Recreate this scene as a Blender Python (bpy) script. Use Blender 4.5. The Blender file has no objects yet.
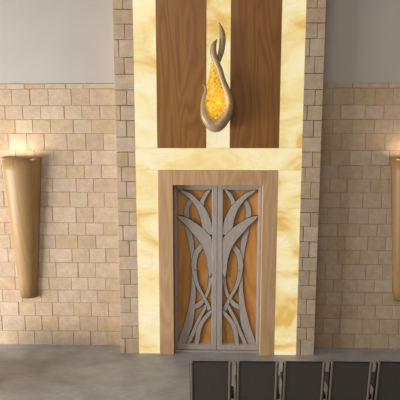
import bpy, bmesh, math, random
from mathutils import Vector, Matrix
random.seed(7)
S = bpy.context.scene
COL = S.collection

# ---------- camera ----------
cam_d = bpy.data.cameras.new('camera'); cam = bpy.data.objects.new('camera', cam_d); COL.objects.link(cam)
cam_d.sensor_width = 36; cam_d.lens = 480/400*36
cam.location = (0, -8.2, 3.82)
cam.rotation_euler = (math.radians(90-8.05), 0, math.radians(1.5))
S.camera = cam
# ---------- world ----------
w = bpy.data.worlds.new('world'); S.world = w; w.use_nodes = True
w.node_tree.nodes['Background'].inputs[0].default_value = (1.0, .89, .77, 1)
w.node_tree.nodes['Background'].inputs[1].default_value = .245
# ---------- area lights ----------
def area(name, loc, target, sx, sy, power, color):
    d = bpy.data.lights.new(name, 'AREA'); d.shape = 'RECTANGLE'; d.size = sx; d.size_y = sy; d.energy = power; d.color = color
    o = bpy.data.objects.new(name, d); COL.objects.link(o); o.location = loc
    o.rotation_euler = (Vector(target)-Vector(loc)).to_track_quat('-Z', 'Y').to_euler(); return o
area('side_window_light', (-9.6, -4.0, 1.7), (-.5, -.3, 1.5), 5, 2.6, 1120, (1, .975, .95))
area('overhead_fill', (-2.0, -7.0, 7.5), (0, -1, 0), 4, 3, 110, (1, .95, .9))  # unseen soft fill added from above, not a fixture of the room
# ---------- exposure ----------
S.view_settings.view_transform = 'Standard'; S.view_settings.look = 'None'
S.view_settings.gamma = 1; S.view_settings.use_curve_mapping = False
S.view_settings.exposure = 0.0
ZW= [4.627, 4.542, 4.266, 4.033, 3.798, 3.517, 3.261, 3.032, 2.794, 2.531, 2.255, 2.034, 1.791, 1.538, 1.263, 1.035, 0.801, 0.548, 0.265, 0]
JL= [[-3.48, -3.17, -2.47, -2.17], [-3.39, -3.08, -2.77, -2.38, -2.07], [-3.52, -3.22, -2.91, -2.51, -2.21, -1.9], [-3.36, -3.06, -2.75, -2.36, -2.05], [-3.49, -3.17, -2.87, -2.48, -2.16, -1.86], [-3.38, -3.06, -2.72, -2.38, -2.07], [-3.63, -3.28, -2.92, -2.51, -2.2, -1.9], [-3.51, -3.14, -2.76, -2.35, -2.05], [-3.63, -3.24, -2.86, -2.47, -2.16, -1.87], [-3.46, -3.1, -2.78, -2.37, -2.07], [-3.64, -3.27, -2.91, -2.51, -2.21, -1.9], [-3.56, -3.14, -2.75, -2.36, -2.04], [-3.61, -3.24, -2.87, -2.47, -2.16, -1.87], [-3.5, -3.07, -2.76, -2.37, -2.06], [-3.51, -3.19, -2.9, -2.5, -2.2, -1.89], [-3.75, -3.4, -3.05, -2.75, -2.35, -2.04], [-3.47, -3.17, -2.86, -2.47, -2.16, -1.85], [-3.79, -3.37, -3.06, -2.76, -2.37, -2.05], [-3.51, -3.21, -2.89, -2.5, -2.19, -1.88]]
JR= [[2.02, 2.31, 2.58, 2.9], [1.99, 2.34, 2.69, 2.99], [2.13, 2.54, 2.85], [2.01, 2.33, 2.7, 3.01], [2.17, 2.57, 2.89], [1.99, 2.32, 2.68, 2.98], [2.14, 2.54, 2.85], [2.0, 2.29, 2.69, 3.0], [2.19, 2.57, 2.89], [1.98, 2.33, 2.68, 2.99], [2.16, 2.54, 2.84, 3.15], [2.0, 2.3, 2.69, 3.0], [2.19, 2.57, 2.89], [1.98, 2.27, 2.68, 2.97], [2.13, 2.54, 2.84, 3.16], [2.0, 2.29, 2.69, 3.0], [2.27, 2.57, 2.88, 3.18], [1.97, 2.27, 2.67, 2.97], [2.15, 2.53, 2.83, 3.14]]
ZP= [5.995, 5.74, 5.514, 5.277, 5.008, 4.743, 4.492, 4.25, 4.004, 3.741, 3.497, 3.251, 3.006, 2.73, 2.502, 2.269, 2.004, 1.739, 1.503, 1.248, 1.008, 0.736, 0.501, 0.273, 0]
JPL= [-1.42, -1.55, -1.4, -1.5, -1.42, -1.55, -1.39, -1.5, -1.4, -1.54, -1.39, -1.5, -1.42, -1.55, -1.39, -1.5, -1.4, -1.55, -1.39, -1.5, -1.4, -1.54, -1.38, -1.51]
JPR= [1.63, 1.48, 1.64, 1.53, 1.62, 1.48, 1.64, 1.52, 1.63, 1.49, 1.63, 1.52, 1.62, 1.49, 1.63, 1.52, 1.62, 1.52, 1.64, 1.52, 1.61, 1.52, 1.63, 1.53]
RIB2= [(0.06, 5.238, 0.016), (0.015, 5.156, 0.082), (0.005, 5.043, 0.102), (0.047, 4.908, 0.098), (0.106, 4.771, 0.098), (0.15, 4.627, 0.098), (0.222, 4.443, 0.115), (0.255, 4.243, 0.139), (0.186, 4.041, 0.18), (0.044, 3.916, 0.205), (-0.099, 4.041, 0.164), (-0.145, 4.212, 0.098), (-0.134, 4.367, 0.066), (-0.107, 4.459, 0.057), (-0.145, 4.56, 0.013)]
RIB1= [(0.091, 5.5, 0.013), (0.127, 5.408, 0.062), (0.144, 5.304, 0.095), (0.145, 5.185, 0.098), (0.124, 5.051, 0.092), (0.086, 4.915, 0.069), (0.032, 4.779, 0.057), (0.002, 4.627, 0.052), (-0.076, 4.444, 0.049)]
GLOW= [(-0.006, 4.931, 0.033), (0.001, 4.794, 0.098), (0.011, 4.658, 0.164), (0.018, 4.505, 0.262), (0.037, 4.336, 0.328), (0.04, 4.165, 0.336), (0.036, 4.041, 0.262), (0.036, 3.979, 0.131)]
LATTICE= {'A': [(0.76, 2.424, 0.769, 2.402), (0.613, 2.384, 0.678, 2.307), (0.467, 2.298, 0.615, 2.25), (0.342, 2.206, 0.532, 2.145), (0.258, 2.121, 0.406, 1.993), (0.19, 2.035, 0.334, 1.872), (0.173, 1.871, 0.271, 1.686), (0.167, 1.652, 0.246, 1.476), (0.169, 1.44, 0.224, 1.334)], 'B': [(0.703, 2.861, 0.728, 2.844), (0.545, 2.798, 0.679, 2.807), (0.421, 2.69, 0.547, 2.698), (0.313, 2.571, 0.431, 2.531), (0.233, 2.417, 0.372, 2.371), (0.184, 2.262, 0.341, 2.22), (0.164, 2.106, 0.283, 2.072)], 'C': [(0.203, 2.862, 0.227, 2.862), (0.252, 2.775, 0.302, 2.809), (0.305, 2.673, 0.362, 2.707), (0.316, 2.595, 0.405, 2.631)], 'D': [(0.521, 2.716, 0.551, 2.733), (0.514, 2.648, 0.621, 2.617), (0.558, 2.555, 0.653, 2.511), (0.561, 2.393, 0.658, 2.402), (0.533, 2.143, 0.637, 2.213), (0.491, 1.983, 0.596, 2.013), (0.483, 1.796, 0.552, 1.778), (0.475, 1.619, 0.534, 1.602), (0.469, 1.442, 0.529, 1.443)], 'E': [(0.344, 1.942, 0.37, 1.942), (0.335, 1.851, 0.43, 1.864), (0.409, 1.731, 0.49, 1.777), (0.441, 1.589, 0.527, 1.619), (0.439, 1.46, 0.533, 1.496), (0.435, 1.354, 0.521, 1.372)], 'F': [(0.44, 1.442, 0.527, 1.478), (0.421, 1.3, 0.496, 1.31), (0.372, 1.144, 0.434, 1.14), (0.257, 0.922, 0.331, 0.95), (0.183, 0.768, 0.246, 0.732)], 'G': [(0.168, 1.476, 0.227, 1.476), (0.18, 1.262, 0.239, 1.233), (0.223, 1.066, 0.287, 1.049), (0.293, 0.914, 0.345, 0.95), (0.376, 0.806, 0.423, 0.879), (0.468, 0.762, 0.484, 0.834)], 'T': [(0.468, 1.478, 0.524, 1.514), (0.474, 1.283, 0.527, 1.301), (0.459, 1.122, 0.532, 1.146), (0.46, 0.96, 0.559, 0.925), (0.483, 0.671, 0.608, 0.69), (0.513, 0.471, 0.67, 0.454), (0.578, 0.27, 0.739, 0.244), (0.624, 0.104, 0.782, 0.106)], 'H': [(0.182, 0.704, 0.19, 0.759), (0.216, 0.641, 0.269, 0.683), (0.314, 0.511, 0.378, 0.544), (0.368, 0.35, 0.446, 0.378), (0.409, 0.101, 0.479, 0.102)], 'I': [(0.268, 0.814, 0.302, 0.841), (0.289, 0.742, 0.338, 0.769), (0.378, 0.561, 0.423, 0.598), (0.468, 0.329, 0.528, 0.352), (0.563, 0.103, 0.633, 0.104)]}

# ---------- node helpers ----------
def srgb(r, g, b):
    f = lambda c: (c/255/12.92) if c/255 <= .04045 else ((c/255+.055)/1.055)**2.4
    return (f(r), f(g), f(b), 1)
def mat(name, rough=.6, metal=0., spec=.4):
    m = bpy.data.materials.new(name); m.use_nodes = True
    b = m.node_tree.nodes['Principled BSDF']
    b.inputs['Roughness'].default_value = rough; b.inputs['Metallic'].default_value = metal
    b.inputs['Specular IOR Level'].default_value = spec
    return m, m.node_tree, b
def node(nt, kind, **kw):
    n = nt.nodes.new(kind)
    for k, v in kw.items():
        if k in n.inputs: n.inputs[k].default_value = v
        else: setattr(n, k, v)
    return n
def coords(nt, scale=(1, 1, 1), off=(0, 0, 0), rot=(0, 0, 0), out='Object'):
    c = nt.nodes.new('ShaderNodeTexCoord'); m = nt.nodes.new('ShaderNodeMapping')
    m.inputs['Scale'].default_value = scale; m.inputs['Location'].default_value = off; m.inputs['Rotation'].default_value = rot
    nt.links.new(c.outputs[out], m.inputs['Vector']); return m.outputs[0]
def noise(nt, vec, scale, detail=4, rough=.55, dist=0):
    n = node(nt, 'ShaderNodeTexNoise', Scale=scale, Detail=detail, Roughness=rough, Distortion=dist)
    nt.links.new(vec, n.inputs['Vector']); return n.outputs[0]
def ramp(nt, fac, stops):
    r = nt.nodes.new('ShaderNodeValToRGB'); e = r.color_ramp.elements
    while len(e) < len(stops): e.new(.5)
    for i, (p, c) in enumerate(stops): e[i].position = p; e[i].color = c
    nt.links.new(fac, r.inputs[0]); return r.outputs[0]
def mix(nt, a, b, fac, mode='MIX'):
    n = nt.nodes.new('ShaderNodeMix'); n.data_type = 'RGBA'; n.blend_type = mode
    for v, i in ((fac, 0), (a, 6), (b, 7)):
        if isinstance(v, (float, int, tuple)): n.inputs[i].default_value = v
        else: nt.links.new(v, n.inputs[i])
    return n.outputs[2]
def bump(nt, b, h, strength=.3, dist=.01):
    n = node(nt, 'ShaderNodeBump', Strength=strength, Distance=dist); nt.links.new(h, n.inputs['Height']); nt.links.new(n.outputs[0], b.inputs['Normal'])

def wood(name, dark, mid, light, off=(0, 0, 0), rough=.45, ringscale=1.0):
    m, nt, b = mat(name, rough)
    v = coords(nt, (1.0, 1.0, .16), off)
    warp = noise(nt, v, 1.6*ringscale, 2, .5, .6)                # cathedral figure
    mul = node(nt, 'ShaderNodeMath', operation='MULTIPLY'); mul.inputs[1].default_value = 26; nt.links.new(warp, mul.inputs[0])
    fr = node(nt, 'ShaderNodeMath', operation='PINGPONG'); fr.inputs[1].default_value = 1.0; nt.links.new(mul.outputs[0], fr.inputs[0])
    base = ramp(nt, fr.outputs[0], [(0, dark), (.45, mid), (1, light)])
    fine = noise(nt, coords(nt, (60, 60, 1.6), off), 1.5, 4, .6)
    fc = ramp(nt, fine, [(.3, (.72, .70, .68, 1)), (.62, (1.06, 1.06, 1.06, 1))])
    c = mix(nt, base, fc, .8, 'MULTIPLY')
    c = mix(nt, mid, c, .62)
    nt.links.new(c, b.inputs['Base Color']); bump(nt, b, fine, .15, .003)
    return m
M = {}
M['wood_panel'] = wood('walnut_toned_oak_veneer', srgb(130, 88, 42), srgb(150, 104, 52), srgb(164, 118, 64))
M['wood_panel_b'] = wood('walnut_toned_oak_veneer_second', srgb(128, 82, 40), srgb(146, 98, 50), srgb(160, 112, 62), (3.1, 0, 1.7))
M['wood_frame'] = wood('honey_oak', srgb(194, 156, 116), srgb(208, 170, 128), srgb(220, 182, 140), (1, 2, .5))
M['wood_sconce'] = wood('sconce_oak', srgb(156, 122, 78), srgb(166, 132, 86), srgb(172, 138, 92), (5, 2, .2))
M['wood_backing'] = wood('amber_cedar', srgb(182, 126, 66), srgb(204, 146, 80), srgb(216, 160, 94), (2, 7, .9))

def stone(name, tones, dark=False):
    m, nt, b = mat(name, .85, 0, .2)
    a = nt.nodes.new('ShaderNodeAttribute'); a.attribute_name = 'tone'
    base = ramp(nt, a.outputs['Fac'], [(i/(len(tones)-1), t) for i, t in enumerate(tones)])
    n1 = noise(nt, coords(nt, (1, 1, 1)), 7, 5, .6)
    n2 = noise(nt, coords(nt, (14, 14, 60)), 1.2, 4, .7)
    c = mix(nt, base, ramp(nt, n1, [(.3, (.86, .84, .82, 1)), (.7, (1.08, 1.07, 1.06, 1))]), 1., 'MULTIPLY')
    c = mix(nt, c, ramp(nt, n2, [(.3, (.88, .87, .86, 1)), (.65, (1.04, 1.04, 1.04, 1))]), .8, 'MULTIPLY')
    hue = ramp(nt, noise(nt, coords(nt, (1, 1, 1), (7, 3, 2)), 4.5, 3, .6), [(.36, (1.04, .99, .98, 1)), (.5, (1, 1, 1, 1)), (.64, (.99, 1.0, .94, 1))])
    c = mix(nt, c, hue, 1., 'MULTIPLY')
    nt.links.new(c, b.inputs['Base Color'])
    bump(nt, b, noise(nt, coords(nt, (1, 1, 1.6)), 34, 6, .7), .6, .014)
    return m
M['stone'] = stone('jerusalem_stone', [srgb(197, 175, 150), srgb(212, 195, 173), srgb(200, 178, 147), srgb(216, 198, 176), srgb(204, 183, 160), srgb(206, 182, 150), srgb(210, 190, 170), srgb(200, 180, 156)])
m, nt, b = mat('mortar', .9, 0, .1); b.inputs['Base Color'].default_value = srgb(178, 150, 122); M['mortar'] = m
m, nt, b = mat('painted_plaster', .9, 0, .2)
nt.links.new(ramp(nt, noise(nt, coords(nt), 1.3, 3), [(.3, srgb(193, 187, 181)), (.7, srgb(199, 193, 187))]), b.inputs['Base Color']); M['plaster'] = m
m, nt, b = mat('polished_concrete', .42, 0, .45)
c1 = ramp(nt, noise(nt, coords(nt, (1, 1.6, 1)), 1.7, 6, .62, .4), [(.3, srgb(148, 147, 146)), (.7, srgb(182, 181, 180))])
c2 = mix(nt, c1, ramp(nt, noise(nt, coords(nt, (2, 6, 1)), 4, 5, .7), [(.3, (.86, .86, .86, 1)), (.7, (1.05, 1.05, 1.06, 1))]), .9, 'MULTIPLY')
nt.links.new(c2, b.inputs['Base Color']); bump(nt, b, noise(nt, coords(nt), 25, 5), .12, .004); M['floor'] = m

def onyx(name, off, s=1.0):
    m, nt, b = mat(name, .25, 0, .3)
    v = coords(nt, (.8, 1, 1.2), off, (0, .5, 0))
    w1 = noise(nt, v, 1.25*s, 4, .48, 1.2)
    w2 = noise(nt, coords(nt, (.7, 1, 2.2), (off[2], off[0], off[1])), 1.1*s, 4, .5, 2.2)
    c = ramp(nt, w1, [(.32, srgb(228, 182, 92)), (.39, srgb(242, 214, 142)), (.50, srgb(250, 234, 176)), (.62, srgb(252, 240, 204)), (.75, srgb(246, 232, 180))])
    vn = ramp(nt, w2, [(.45, (1, 1, 1, 1)), (.495, (.88, .78, .58, 1)), (.51, (1, 1, 1, 1))])
    c = mix(nt, c, vn, .4, 'MULTIPLY')
    b.inputs['Base Color'].default_value = srgb(120, 105, 80)
    nt.links.new(c, b.inputs['Emission Color']); b.inputs['Emission Strength'].default_value = .84
    return m
m, nt, b = mat('brushed_pewter', .6, .1, .4)
nt.links.new(ramp(nt, noise(nt, coords(nt, (30, 30, 3)), 2, 4), [(.3, srgb(174, 164, 156)), (.7, srgb(194, 184, 176))]), b.inputs['Base Color']); M['pewter'] = m
m, nt, b = mat('brushed_bronze', .42, .15, .5)
nt.links.new(ramp(nt, noise(nt, coords(nt, (8, 8, 3)), 2, 4), [(.3, srgb(164, 138, 100)), (.7, srgb(186, 160, 122))]), b.inputs['Base Color']); M['bronze'] = m
m, nt, b = mat('amber_mosaic_glass', .3, 0, .5)
vor = node(nt, 'ShaderNodeTexVoronoi', Scale=44); nt.links.new(coords(nt), vor.inputs['Vector'])
cc = ramp(nt, vor.outputs['Color'], [(.12, srgb(176, 96, 16)), (.3, srgb(222, 162, 22)), (.6, srgb(240, 200, 48)), (1, srgb(252, 228, 110))])
nt.links.new(cc, b.inputs['Emission Color']); b.inputs['Emission Strength'].default_value = .8; b.inputs['Base Color'].default_value = srgb(150, 100, 20); M['amber'] = m
m, nt, b = mat('thin_amber_glass', .3, 0, .5)
nt.links.new(ramp(nt, noise(nt, coords(nt), 12, 4), [(.3, srgb(190, 140, 30)), (.7, srgb(230, 190, 80))]), b.inputs['Emission Color']); b.inputs['Emission Strength'].default_value = .75; b.inputs['Base Color'].default_value = srgb(170, 120, 40); M['amber_edge'] = m
m, nt, b = mat('charcoal_fabric', .85, 0, .2)
wv = noise(nt, coords(nt, (40, 40, 160)), 1.5, 3, .7)
nt.links.new(ramp(nt, wv, [(.3, srgb(70, 67, 61)), (.7, srgb(94, 90, 83))]), b.inputs['Base Color']); bump(nt, b, wv, .3, .003); M['fabric'] = m
m, nt, b = mat('black_plastic', .55, 0, .4); b.inputs['Base Color'].default_value = srgb(40, 36, 34); M['black'] = m
m, nt, b = mat('taupe_metal', .38, .5, .5); b.inputs['Base Color'].default_value = srgb(158, 144, 132); M['taupe'] = m
m, nt, b = mat('warm_bulb', .4); b.inputs['Emission Color'].default_value = (1, .84, .6, 1); b.inputs['Emission Strength'].default_value = 3; M['bulb'] = m
m, nt, b = mat('painted_edge_shadow', .8); b.inputs['Base Color'].default_value = srgb(92, 72, 58); M['edge'] = m  # dark tone painting the shadow outlines around the lattice branches
m, nt, b = mat('dark_void', .9); b.inputs['Base Color'].default_value = srgb(50, 42, 36); M['void'] = m

# ---------- mesh helpers ----------
def box(bm, x0, x1, y0, y1, z0, z1, bev=0, mi=0):
    r = bmesh.ops.create_cube(bm, size=1)
    for v in r['verts']:
        v.co = Vector(((x0+x1)/2+v.co.x*(x1-x0), (y0+y1)/2+v.co.y*(y1-y0), (z0+z1)/2+v.co.z*(z1-z0)))
    fs = set(f for v in r['verts'] for f in v.link_faces)
    if bev:
        es = list(set(e for v in r['verts'] for e in v.link_edges))
        q = bmesh.ops.bevel(bm, geom=es, offset=bev, segments=2 if bev > .006 else 1, affect='EDGES', profile=.6)
        fs = set(q['faces']) | set(f for v in q['verts'] for f in v.link_faces)
    for f in fs: f.material_index = mi
    return fs
def link(name, bm, mats, parent=None, smooth=False, loc=None):
    me = bpy.data.meshes.new(name); bm.normal_update(); bm.to_mesh(me); bm.free()
    o = bpy.data.objects.new(name, me); COL.objects.link(o)
    for x in (mats if isinstance(mats, (list, tuple)) else [mats]): me.materials.append(x)
    if smooth:
        for p in me.polygons: p.use_smooth = True
    if parent: o.parent = parent
    if loc: o.location = loc
    return o
def empty(name, loc, label, cat, group=None):
    o = bpy.data.objects.new(name, None); COL.objects.link(o); o.location = loc; tag(o, label, cat, group); o.empty_display_size = .1; return o
def tag(o, label, cat, group=None):
    o['label'] = label; o['category'] = cat
    if group: o['group'] = group
def structure(o, label=None):
    o['kind'] = 'structure'
    if label: o['label'] = label
    return o
def catmull(P, n=8):
    P = [tuple(map(float, p)) for p in P]
    Q = [tuple(2*a-b for a, b in zip(P[0], P[1]))]+P+[tuple(2*a-b for a, b in zip(P[-1], P[-2]))]
    out = []
    for i in range(1, len(Q)-2):
        for k in range(n):
            t = k/n
            out.append(tuple(.5*((2*b)+(-a+c)*t+(2*a-5*b+4*c-d)*t*t+(-a+3*b-3*c+d)*t**3) for a, b, c, d in zip(Q[i-1], Q[i], Q[i+1], Q[i+2])))
    out.append(P[-1]); return out

def masonry(name, x0, x1, zs, joints, yface, yback, m, parent, ret=None, gap=.011):
    """one mesh of coursed stone blocks; a mortar bed lies just behind the faces"""
    bm = bmesh.new(); lay = bm.faces.layers.float.new('tone')
    for i in range(len(zs)-1):
        z1, z0 = zs[i], zs[i+1]
        js = joints[i] if isinstance(joints[i], (list, tuple)) else [joints[i]]
        xs = [x0]+[j for j in sorted(js) if x0+.05 < j < x1-.05]+[x1]
        # blocks the table does not describe (beyond the photo) get regular widths
        full = [xs[0]]
        for a, b_ in zip(xs, xs[1:]):
            if b_-a > .62 and (x1-x0) > 1:
                k = round((b_-a)/.34); full += [a+(b_-a)*q/k+random.uniform(-.03, .03) for q in range(1, k)]
            full.append(b_)
        for a, b_ in zip(full, full[1:]):
            jx, jz = random.uniform(-.003, .003), random.uniform(-.003, .003)
            gl = gap/2 if a > x0 else 0; gr = gap/2 if b_ < x1 else 0
            t = random.random()
            gb, gt = gap*random.choice((.2, .5, .6)), gap*random.choice((.15, .4, .5))
            for f in box(bm, a+gl+jx*(gl > 0), b_-gr+jx*(gr > 0), yface+random.uniform(0, .006), yback, z0+gb*(z0 > 0), z1-gt+jz, .004): f[lay] = t
    nfaces = set(bm.faces)
    o = link(name, bm, [m], parent)
    return o

# ---------- setting ----------
XC = .086
bm = bmesh.new(); box(bm, -7, 7, -9.5, .15, -.12, 0); structure(link('floor', bm, M['floor']))
bm = bmesh.new(); box(bm, -7, 7, 0, .2, 0, 7.2)
wall = structure(link('wall_back', bm, M['plaster']))
bm = bmesh.new(); box(bm, -7, -1.587, -.012, 0, 0, 4.62); link('mortar_bed', bm, M['mortar'], wall)
bm = bmesh.new(); box(bm, 1.758, 7, -.012, 0, 0, 4.62); link('mortar_bed', bm, M['mortar'], wall)
masonry('stone_cladding', -6.9, -1.587, ZW, JL, -.02, -.004, M['stone'], wall)
masonry('stone_cladding', 1.758, 6.9, ZW, JR, -.02, -.004, M['stone'], wall)

PX0, PX1 = -1.587, 1.758
OXL0, OXL1, OXR0, OXR1 = -1.268, -.904, 1.076, 1.452
for n_, args in (('wall_center', (PX0+.012, OXL1, -.298, 0, 0, 6.5)), ('wall_center', (OXR0, PX1-.012, -.298, 0, 0, 6.5)),
                 ('wall_center', (OXL1, OXR0, -.298, 0, 3.202, 6.5)), ('wall_center', (OXL1, OXR0, -.095, 0, 0, 3.202))):
    bm = bmesh.new(); box(bm, *args); structure(link(n_, bm, M['mortar']))
zp = [6.5, 6.24]+ZP
structure(masonry('trim_1', PX0, OXL0, zp, [-1.5, -1.4]+JPL, -.325, -.004, M['stone'], None), 'staggered stone strip along the left edge of the ark tower')
structure(masonry('trim_2', OXR1, PX1, zp, [1.52, 1.63]+JPR, -.325, -.004, M['stone'], None), 'staggered stone strip along the right edge of the ark tower')

def slab(name, x0, x1, y0, y1, z0, z1, m, bev=.003):
    bm = bmesh.new(); cx = (x0+x1)/2
    box(bm, x0-cx, x1-cx, y0, y1, 0, z1-z0, bev); return link(name, bm, m, None, False, (cx, 0, z0))
G = 'backlit onyx slabs framing the ark'
for i, (a, c, z0, z1, off, lab) in enumerate([
    (OXL0, OXL1, .005, 3.199, (0, 0, 0), 'tall glowing cream onyx slab standing left of the carved doors'),
    (OXR0, OXR1, .005, 3.199, (4, 1, 2), 'tall glowing cream onyx slab standing right of the carved doors'),
    (OXL0, OXR1, 3.203, 3.560, (9, 3, 1), 'wide horizontal glowing onyx band above the carved doors'),
    (OXL0, OXL1, 3.564, 6.45, (2, 8, 5), 'glowing onyx slab left of the left wood panel, above the band'),
    (OXR0, OXR1, 3.564, 6.45, (7, 5, 3), 'glowing onyx slab right of the right wood panel, above the band'),
    (-.104, .276, 3.564, 6.45, (1, 4, 8), 'narrow glowing onyx strip behind the flame lamp between two wood panels')]):
    o = slab('onyx_light_panel', a, c, -.322, -.300, z0, z1, onyx('backlit_onyx_%s' % 'abcdef'[i], off)); tag(o, lab, 'light panel', G)
for a, c, mk, lab in ((OXL1, -.104, 'wood_panel', 'tall brown wood panel left of the flame lamp'), (.276, OXR0, 'wood_panel_b', 'tall brown wood panel right of the flame lamp')):
    o = slab('veneer_panel', a+.002, c-.002, -.362, -.300, 3.566, 6.45, M[mk], .004); tag(o, lab, 'panel', 'wood veneer panels above the ark')

# ---------- ark doorway ----------
ark = empty('ark_doorway', (XC, -.33, 0), 'oak framed double door with silvery branch lattice over amber wood', 'doorway')
def apart(name, bm, m, parent=ark, smooth=False):
    o = link(name, bm, m, parent, smooth)
    if parent is ark: o.location = (-XC, .33, 0)
    return o
bm = bmesh.new(); box(bm, OXL1+.002, -.656, -.352, -.10, 0, 3.199, .005); apart('door_jamb', bm, M['wood_frame'])
bm = bmesh.new(); box(bm, .826, OXR0-.002, -.352, -.10, 0, 3.199, .005); apart('door_jamb', bm, M['wood_frame'])
bm = bmesh.new(); box(bm, -.656, .826, -.352, -.10, 2.955, 3.199, .005); apart('door_header', bm, M['wood_frame'])
bm = bmesh.new(); box(bm, -.655, .825, -.25, -.10, 0, .022, .003); apart('threshold', bm, M['pewter'])

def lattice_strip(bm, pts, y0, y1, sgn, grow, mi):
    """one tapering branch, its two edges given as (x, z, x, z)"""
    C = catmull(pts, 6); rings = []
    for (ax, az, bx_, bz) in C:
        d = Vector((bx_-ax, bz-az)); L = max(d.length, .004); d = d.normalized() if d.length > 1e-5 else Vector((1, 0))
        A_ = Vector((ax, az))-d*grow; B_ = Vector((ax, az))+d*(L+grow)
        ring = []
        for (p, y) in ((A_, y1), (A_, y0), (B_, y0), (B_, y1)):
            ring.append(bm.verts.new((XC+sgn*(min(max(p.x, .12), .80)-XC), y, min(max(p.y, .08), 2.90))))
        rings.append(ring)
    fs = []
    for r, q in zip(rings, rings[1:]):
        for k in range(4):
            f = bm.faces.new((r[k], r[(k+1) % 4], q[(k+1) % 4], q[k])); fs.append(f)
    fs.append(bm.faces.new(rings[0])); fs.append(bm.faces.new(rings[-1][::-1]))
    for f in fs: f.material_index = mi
for sgn in (-1, 1):
    X = lambda a: XC+sgn*(a-XC)
    def bx(bm, a, c, *r, **k): a, c = X(a), X(c); box(bm, min(a, c), max(a, c), *r, **k)
    bm = bmesh.new()
    y0, y1 = -.205, -.150
    bx(bm, .090, .174, y0, y1, .028, 2.945, bev=.004)
    bx(bm, .780, .822, y0, y1, .028, 2.945, bev=.004)
    bx(bm, .174, .776, y0+.0005, y1, 2.868, 2.944, bev=.004)
    bx(bm, .174, .776, y0+.0005, y1, .029, .124, bev=.004)
    leaf = apart('door_leaf', bm, M['pewter'])
    bm = bmesh.new(); bx(bm, .12, .80, -.149, -.125, .05, 2.93); apart('wood_backing', bm, M['wood_backing'], leaf)
    bm = bmesh.new()                                            # strips added as a shadow outline along the inside of the leaf frame
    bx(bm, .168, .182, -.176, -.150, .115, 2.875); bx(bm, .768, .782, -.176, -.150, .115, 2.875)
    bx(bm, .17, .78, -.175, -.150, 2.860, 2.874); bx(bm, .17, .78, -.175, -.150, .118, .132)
    for i, k in enumerate(('D', 'E', 'T', 'G', 'F', 'I', 'H', 'C', 'B', 'A')):
        lattice_strip(bm, LATTICE[k], -.160-.004*i, -.152, sgn, .008, 1)  # wider dark strip under each branch stands in for its edge shadow
        lattice_strip(bm, LATTICE[k], -.163-.004*i, -.154, sgn, -.001, 0)
    bmesh.ops.recalc_face_normals(bm, faces=bm.faces)
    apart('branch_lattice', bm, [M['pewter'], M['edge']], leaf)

# ---------- flame lamp ----------
lamp = empty('flame_lamp', (.05, -.36, 3.9), 'bronze flame shaped eternal lamp with glowing amber heart hung over onyx strip', 'lamp')
def lpart(name, bm, m, smooth=True, parent=lamp):
    o = link(name, bm, m, parent, smooth)
    if parent is lamp: o.location = (-.05, .36, -3.9)
    return o
def sweep(bm, pts, y, dfac=.9, dy=None, seg=12, n=8):
    C = catmull(pts, n); rings = []
    for i, (x, z, w_) in enumerate(C):
        a = C[max(i-1, 0)]; b_ = C[min(i+1, len(C)-1)]
        t = Vector((b_[0]-a[0], b_[1]-a[1])).normalized(); nrm = Vector((-t.y, t.x)); r = max(w_, .004)/2
        u = i/(len(C)-1); yy = y+(dy(u) if dy else 0)
        rings.append([bm.verts.new((x+nrm.x*r*math.cos(q), yy+r*dfac*math.sin(q), z+nrm.y*r*math.cos(q))) for q in [2*math.pi*k/seg for k in range(seg)]])
    for r, q in zip(rings, rings[1:]):
        for k in range(seg): bm.faces.new((r[k], r[(k+1) % seg], q[(k+1) % seg], q[k]))
    bm.faces.new(rings[0]); bm.faces.new(rings[-1][::-1]); bmesh.ops.recalc_face_normals(bm, faces=bm.faces)
bm = bmesh.new(); sweep(bm, RIB2, -.505, .95, lambda u: -.03*math.sin(u*math.pi)); lpart('bowl_ribbon', bm, M['bronze'])
bm = bmesh.new(); sweep(bm, RIB1[:6], -.46, .7); lpart('flame_tendril', bm, M['bronze'])
bm = bmesh.new(); sweep(bm, RIB1[5:], -.46, .7, lambda u: -.03*u); lpart('amber_rim', bm, M['amber_edge'])
bm = bmesh.new(); sweep(bm, GLOW, -.50, .36, None, 20); lpart('amber_glass', bm, M['amber'])
bm = bmesh.new(); sweep(bm, [(x, z, w_*.95) for x, z, w_ in GLOW[2:]], -.455, .42, None, 16); lpart('back_shell', bm, M['bronze'])
bm = bmesh.new(); box(bm, .01, .07, -.44, -.322, 4.22, 4.30, .008); box(bm, -.03, .11, -.334, -.322, 4.16, 4.36, .004); lpart('wall_mount', bm, M['bronze'], False)
pl = bpy.data.lights.new('flame_lamp_light', 'POINT'); pl.energy = 1.4; pl.color = (1, .55, .2); pl.shadow_soft_size = .05
plo = bpy.data.objects.new('flame_lamp_light', pl); COL.objects.link(plo); plo.location = (.12, -.68, 4.3)

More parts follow.
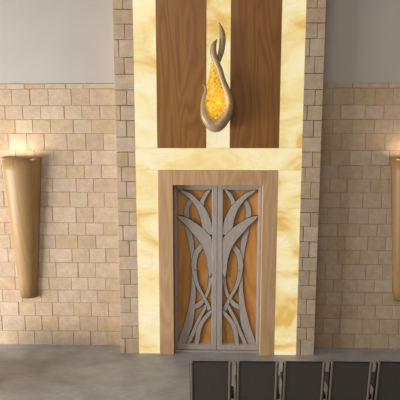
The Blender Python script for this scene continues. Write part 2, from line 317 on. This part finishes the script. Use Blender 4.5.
# ---------- wall sconces ----------
def make_sconce(x, label):
    root = empty('wall_sconce', (x, -.02, .925), label, 'wall lamp', 'tapered oak sconces on the stone wall')
    H = 2.475; N = 28; K = 10
    def prof(t): return (.149+(.333-.149)*t, .125+(.29-.125)*t)
    bm = bmesh.new(); outer = []; inner = []
    for k in range(K+1):
        t = k/K; rx, ry = prof(t)
        def ring(dr): return [bm.verts.new(((rx-dr)*math.cos(math.pi*q/N), -(ry-dr)*math.sin(math.pi*q/N)**.85, H*t)) for q in range(N+1)]
        outer.append(ring(0)); inner.append(ring(.012))
    for k in range(K):
        for q in range(N):
            bm.faces.new((outer[k][q], outer[k][q+1], outer[k+1][q+1], outer[k+1][q]))
            bm.faces.new((inner[k][q+1], inner[k][q], inner[k+1][q], inner[k+1][q+1]))
    for R_ in (0, K):
        for q in range(N): bm.faces.new((outer[R_][q], outer[R_][q+1], inner[R_][q+1], inner[R_][q]))
    for k in range(K):
        for q in (0, N): bm.faces.new((outer[k][q], inner[k][q], inner[k+1][q], outer[k+1][q]))
    bmesh.ops.recalc_face_normals(bm, faces=bm.faces)
    link('wood_shade', bm, M['wood_sconce'], root, True)
    bm = bmesh.new()
    vs0 = [bm.verts.new((.143*math.cos(math.pi*q/N), -.118*math.sin(math.pi*q/N), -.012)) for q in range(N+1)]
    vs1 = [bm.verts.new((.147*math.cos(math.pi*q/N), -.123*math.sin(math.pi*q/N), .02)) for q in range(N+1)]
    bm.faces.new(vs0); bm.faces.new(vs1[::-1])
    for q in range(N+1): bm.faces.new((vs0[q], vs0[(q+1) % (N+1)], vs1[(q+1) % (N+1)], vs1[q]))
    bmesh.ops.recalc_face_normals(bm, faces=bm.faces); link('bottom_cap', bm, M['void'], root)
    bm = bmesh.new(); box(bm, -.13, .13, -.012, 0, .1, H-.1, .002); link('back_plate', bm, M['void'], root)
    bm = bmesh.new(); bmesh.ops.create_uvsphere(bm, u_segments=14, v_segments=8, radius=.04)
    for v in bm.verts: v.co += Vector((0, -.1, H-.24))
    link('bulb', bm, M['bulb'], root, True)
    bm = bmesh.new(); bmesh.ops.create_cone(bm, cap_ends=True, segments=14, radius1=.025, radius2=.025, depth=.1)
    for v in bm.verts: v.co += Vector((0, -.1, H-.32))
    box(bm, -.02, .02, -.1, -.01, H-.37, H-.33); link('bulb_holder', bm, M['void'], root)
    l = bpy.data.lights.new('sconce_light', 'AREA'); l.shape = 'RECTANGLE'; l.size = .6; l.size_y = .1; l.energy = 5; l.color = (1, .82, .56)
    lo = bpy.data.objects.new('sconce_light', l); COL.objects.link(lo); lo.location = (x, -.20, .925+H-.035)
    lo.rotation_euler = (math.radians(180+12), 0, 0)
    return root
make_sconce(-3.264, 'tapered oak wall sconce on the bright stone wall left of the ark')
make_sconce(3.325, 'tapered oak wall sconce cut by right edge of photo, on the shaded stone wall')

# ---------- unseen bench at the left, added to cast a soft floor shadow ----------
t = empty('shadow_bench', (-4.12, -1.4, 0), 'unseen low wooden bench added beyond the left edge to cast a soft shadow', 'shadow caster')
bm = bmesh.new(); box(bm, -.28, .28, -.6, .6, .50, .56, .01); link('seat', bm, M['wood_panel'], t)
bm = bmesh.new(); box(bm, -.24, .24, -.56, .56, .06, .50, .01); link('panel_base', bm, M['wood_panel'], t)
bm = bmesh.new(); box(bm, -.21, .21, -.53, .53, 0, .06, .004); link('plinth', bm, M['void'], t)

# ---------- chairs ----------
def rounded_panel(bm, x0, x1, z0, z1, r, yf, t, bow=.0, seg=6):
    """vertical panel with rounded top corners, front at yf (toward -y), thickness t"""
    prof = [(x0, z0)]
    for k in range(seg+1):
        a = math.pi-(math.pi/2)*k/seg; prof.append((x0+r+r*math.cos(a), z1-r+r*math.sin(a)))
    for k in range(seg+1):
        a = math.pi/2-(math.pi/2)*k/seg; prof.append((x1-r+r*math.cos(a), z1-r+r*math.sin(a)))
    prof.append((x1, z0))
    f = [bm.verts.new((x, yf, z)) for x, z in prof]; b_ = [bm.verts.new((x, yf+t, z)) for x, z in prof]
    bm.faces.new(f); bm.faces.new(b_[::-1]); n = len(prof)
    for i in range(n): bm.faces.new((f[i], b_[i], b_[(i+1) % n], f[(i+1) % n]))
    bmesh.ops.recalc_face_normals(bm, faces=bm.faces)
    return prof
def tube(bm, P, r, seg=8, flat=1.0):
    rings = []
    P = [Vector(p) for p in P]
    for i, p in enumerate(P):
        t = (P[min(i+1, len(P)-1)]-P[max(i-1, 0)]).normalized()
        u = Vector((1, 0, 0)); v = t.cross(u).normalized()
        rings.append([bm.verts.new(p+u*r*flat*math.cos(2*math.pi*k/seg)+v*r*math.sin(2*math.pi*k/seg)) for k in range(seg)])
    for a, b_ in zip(rings, rings[1:]):
        for k in range(seg): bm.faces.new((a[k], a[(k+1) % seg], b_[(k+1) % seg], b_[k]))
    bm.faces.new(rings[0][::-1]); bm.faces.new(rings[-1]); bmesh.ops.recalc_face_normals(bm, faces=bm.faces)
def lean(o_bm, z0=.33, k=.13):
    for v in o_bm.verts: v.co.y -= max(v.co.z-z0, 0)*k
HW = .262
def make_chair(loc, label):
    root = empty('stacking_chair', loc, label, 'chair', 'row of charcoal chairs facing the ark')
    bm = bmesh.new(); rounded_panel(bm, -HW+.028, HW-.028, 0.27, .893, .012, -.012, .030); lean(bm); link('backrest', bm, M['fabric'], root)
    bm = bmesh.new(); box(bm, -HW+.03, HW-.03, .018, .05, .50, .87, .012); lean(bm); link('back_cushion', bm, M['fabric'], root)
    bm = bmesh.new(); box(bm, -HW+.03, HW-.03, -.014, .026, .888, .902, .005); lean(bm); link('top_rail', bm, M['black'], root)
    bm = bmesh.new(); box(bm, -HW+.035, HW-.035, .02, .50, .41, .475, .02); link('seat', bm, M['fabric'], root)
    for s in (-1, 1):
        bm = bmesh.new(); x = s*(HW-.016)
        box(bm, x-.015, x+.013, -.020, .030, .25, .902, .006); lean(bm)
        link('back_post', bm, M['taupe'], root)
        bm = bmesh.new(); x2 = s*(HW+.003); box(bm, x2-.006, x2+.006, -.006, .040, .27, .892, .003); lean(bm); link('side_trim', bm, M['black'], root)
        bm = bmesh.new(); tube(bm, [(x, 0, .43), (x, -.03, .2), (x, -.07, 0)], .013); link('leg', bm, M['taupe'], root)
        bm = bmesh.new(); tube(bm, [(x, .46, .43), (x, .48, .2), (x, .50, 0)], .013); link('leg', bm, M['taupe'], root)
        if s > 0:
            bm = bmesh.new(); box(bm, HW+.004, HW+.05, .02, .24, .34, .40, .006); link('row_connector', bm, M['black'], root)
    return root
def copy_tree(o, parent=None):
    c = o.copy(); COL.objects.link(c); c.parent = parent
    for ch in list(o.children): copy_tree(ch, c)
    return c
YC = -2.315
cl = ['charcoal chair at the left end of the row, below the left door leaf',
      'charcoal chair second from left in the row, below the right door leaf',
      'charcoal chair in the middle of the row, below the right onyx slab',
      'charcoal chair second from right in the row, below the shaded stone wall',
      'charcoal chair at right end of the row, cut by the photo edge']
first = None
for i in range(5):
    x = .0 + .6015*i - .015
    if i == 0: first = make_chair((x, YC, 0), cl[0])
    else:
        c = copy_tree(first); c.location = (x, YC+.012*i, 0); c['label'] = cl[i]
